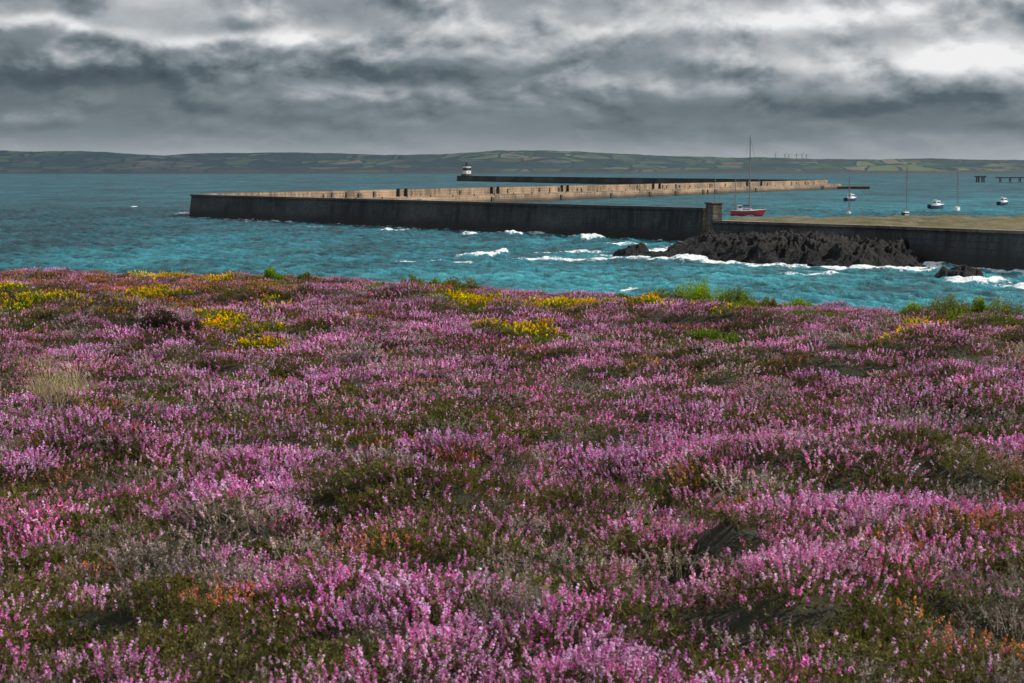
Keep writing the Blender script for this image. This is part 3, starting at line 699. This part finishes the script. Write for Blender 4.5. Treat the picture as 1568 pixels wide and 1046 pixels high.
def motorboat(px,d,L,rot,name='motorboat',top=m_navy):
    x=(px-784)/3049*d;e=empty(name,(x,d,0),rot);H=L*.15
    add_obj('hull',hull_mesh(L,L*.36,H,L*.07,top,top,m_gel),e)
    wheelhouse(e,.05*L,L*.34,L*.24,L*.2,H*.95,m_gel)
    for s in(-1,1): box('side_window',.04*L,s*L*.116,H+L*.09,L*.24,.04,L*.06,m_win,e,0,.005)
    box('windscreen',.205*L,0,H+L*.09,.05,L*.19,L*.06,m_win,e,0,.005)
    box('aft_window',-.125*L,0,H+L*.09,.05,L*.15,L*.06,m_win,e,0,.005)
    cyl('aerial_mast',.06,.04,H+L*.2,H+L*.48,m_alloy,e,6,.02*L);strut('gantry',(-.05*L,-.1*L,H+L*.24),(-.05*L,.1*L,H+L*.24),.07,m_gel,e)
    box('outboard_engine',-.53*L,0,.1,.5,.5,H*1.1,m_win,e,0,.08)
    for s in(-1,1): strut('rail',(.2*L,s*L*.15,H*1.3+.5),(.55*L,s*.02*L,H*1.6+.5),.04,m_alloy,e)
    return e
yacht(1143,620,10.2,24.6,math.radians(3),m_red,m_red,ketch=True)
yacht(1092,660,6,11.5,.5);yacht(1299,640,4.2,14,1.3);yacht(1386,620,6,16.2,1.1,m_navy,m_gel);yacht(1464,690,7,14.5,1.2)
motorboat(1301,900,9,.9);motorboat(1432,730,8,.7);motorboat(1534,800,8,.9,top=m_navy)
jt=empty('jetty',(0,0,0))
m_conc=simple('jetty_concrete',(.07,.075,.08),.8)
box('deck',640,2250,4.6,190,8,1.2,m_conc,jt,.02,.05)
for i in range(17):
    for s in(-3,3): cyl('pile',.55,.55,-4,4.6,m_conc,jt,8,550+i*11,2250+s)
for i in range(4): cyl('dolphin_pile',.9,.9,-3,5.6,m_conc,jt,8,521+i*3,2240+(i%2)*3)
box('dolphin_cap',525.5,2241.5,5.6,12,6,1.5,m_conc,jt)
# ---------------------------------------------------------------- far hills
xs=np.linspace(-9000,9000,1100);ys=np.concatenate([np.linspace(6600,11500,150),np.linspace(11600,16000,20)])
X,Y=np.meshgrid(xs,ys)
px=np.array([-3000,-800,0,80,150,250,300,380,450,520,600,680,760,830,900,960,1010,1080,1200,1350,1568,2200,5000])
py=np.array([238,235,233,235,234,240,236,236,235,237,239,238,232,232,235,238,240,242,245,246.5,248,248,246])-1.0
ridge=np.interp(X/9500*3049+784,px,(260-py)/3049*9500+CAMZ)
s1=sstep(6900,9500,Y+700*(fbm(X/900,X*0,501,3)-.5));
Z=ridge*(.16+.84*s1**1.3)*sstep(6700,6830,Y+260*(fbm(X/400,X*0+1,77,3)-.5))
Z=Z+(fbm(X/500,Y/350,511,4)-.5)*30*sstep(6900,7600,Y)*(1-.6*sstep(9000,9500,Y))+(fbm(X/60,Y/60,521,3)-.5)*7*sstep(6900,7600,Y)
Z=Z-3*(1-sstep(6650,6720,Y)); Z=np.where(Y>9600,Z*(1-.5*sstep(9600,14000,Y)),Z)
me=mesh_np('hills',np.stack([X,Y,Z],-1).reshape(-1,3),grid_faces(len(ys),len(xs)),[],smooth=True)
m_h,N,b=newmat('hazed_farmland')
p=pos(N)
sp=N.new('ShaderNodeSeparateXYZ');N.l.new(p,sp.inputs[0])
wv=N.new('ShaderNodeVectorMath',operation='ADD');N.put(wv.inputs[0],N.vmul(p,(.0052,.0016,0)))
nz=N.new('ShaderNodeTexNoise');nz.inputs['Scale'].default_value=.0015;N.l.new(p,nz.inputs['Vector']);N.l.new(N.vmul(nz.outputs['Color'],(.9,.9,0)),wv.inputs[1])
vo=N.new('ShaderNodeTexVoronoi');N.l.new(wv.outputs[0],vo.inputs['Vector']);vo.inputs['Scale'].default_value=1.6
ve=N.new('ShaderNodeTexVoronoi',feature='DISTANCE_TO_EDGE');N.l.new(wv.outputs[0],ve.inputs['Vector']);ve.inputs['Scale'].default_value=1.6
s=N.new('ShaderNodeSeparateXYZ');N.l.new(vo.outputs['Color'],s.inputs[0])
c=N.ramp(s.outputs[0],[(0,(.05,.075,.065)),(.3,(.08,.12,.07)),(.5,(.12,.165,.08)),(.7,(.16,.175,.11)),(.84,(.22,.19,.14)),(1,(.09,.11,.08))],'CONSTANT')
hd=N.noise(p,.004,6,.65);hd2=N.noise(N.vmul(p,(.0016,.0005,0)),1,4,.6)
c=N.mix(N.maprange(ve.outputs['Distance'],.03,.06,1,0),c,(.03,.05,.055));c=N.mix(N.maprange(hd,.49,.59),c,(.036,.056,.062))
c=N.mix(N.maprange(hd2,.45,.6,0,.8),c,(.04,.06,.068))
c=N.mix(N.maprange(sp.outputs[2],4,12,1,0),c,(.085,.078,.078))
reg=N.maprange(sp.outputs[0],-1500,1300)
c=N.mix(reg,N.mix(.74,c,(.042,.064,.086)),N.mix(.42,c,(.085,.115,.13)))  # distance haze mixed into the field colours; left side darkened as cloud shadow
N.put(b.inputs['Base Color'],c);b.inputs['Roughness'].default_value=1;b.inputs['Specular IOR Level'].default_value=0
me.materials.append(m_h);add_obj('hills',me)
for i,pxx in enumerate([1186,1200,1206,1218,1226,1233]):
    d_=9300;x=(pxx-784)/3049*d_;z=(260-247)/3049*d_+CAMZ-6
    e=empty('wind_turbine',(x,d_,z));cyl('tower',1.6,1.0,0,36,m_alloy,e,10);box('nacelle',0,0,35.9,2.6,6,2.6,m_alloy,e,0,.3)
    for k in range(3):
        a=k*2.094+i*.7;v=Vector((math.sin(a),0,math.cos(a)))*15;o=cyl('blade',.9,.25,0,15,m_alloy,e,6);o.location=(0,-3.4,37.2);o.rotation_mode='QUATERNION';o.rotation_quaternion=v.to_track_quat('Z','Y')
print('heather',hm.sum(),'gorse',gmask.sum())
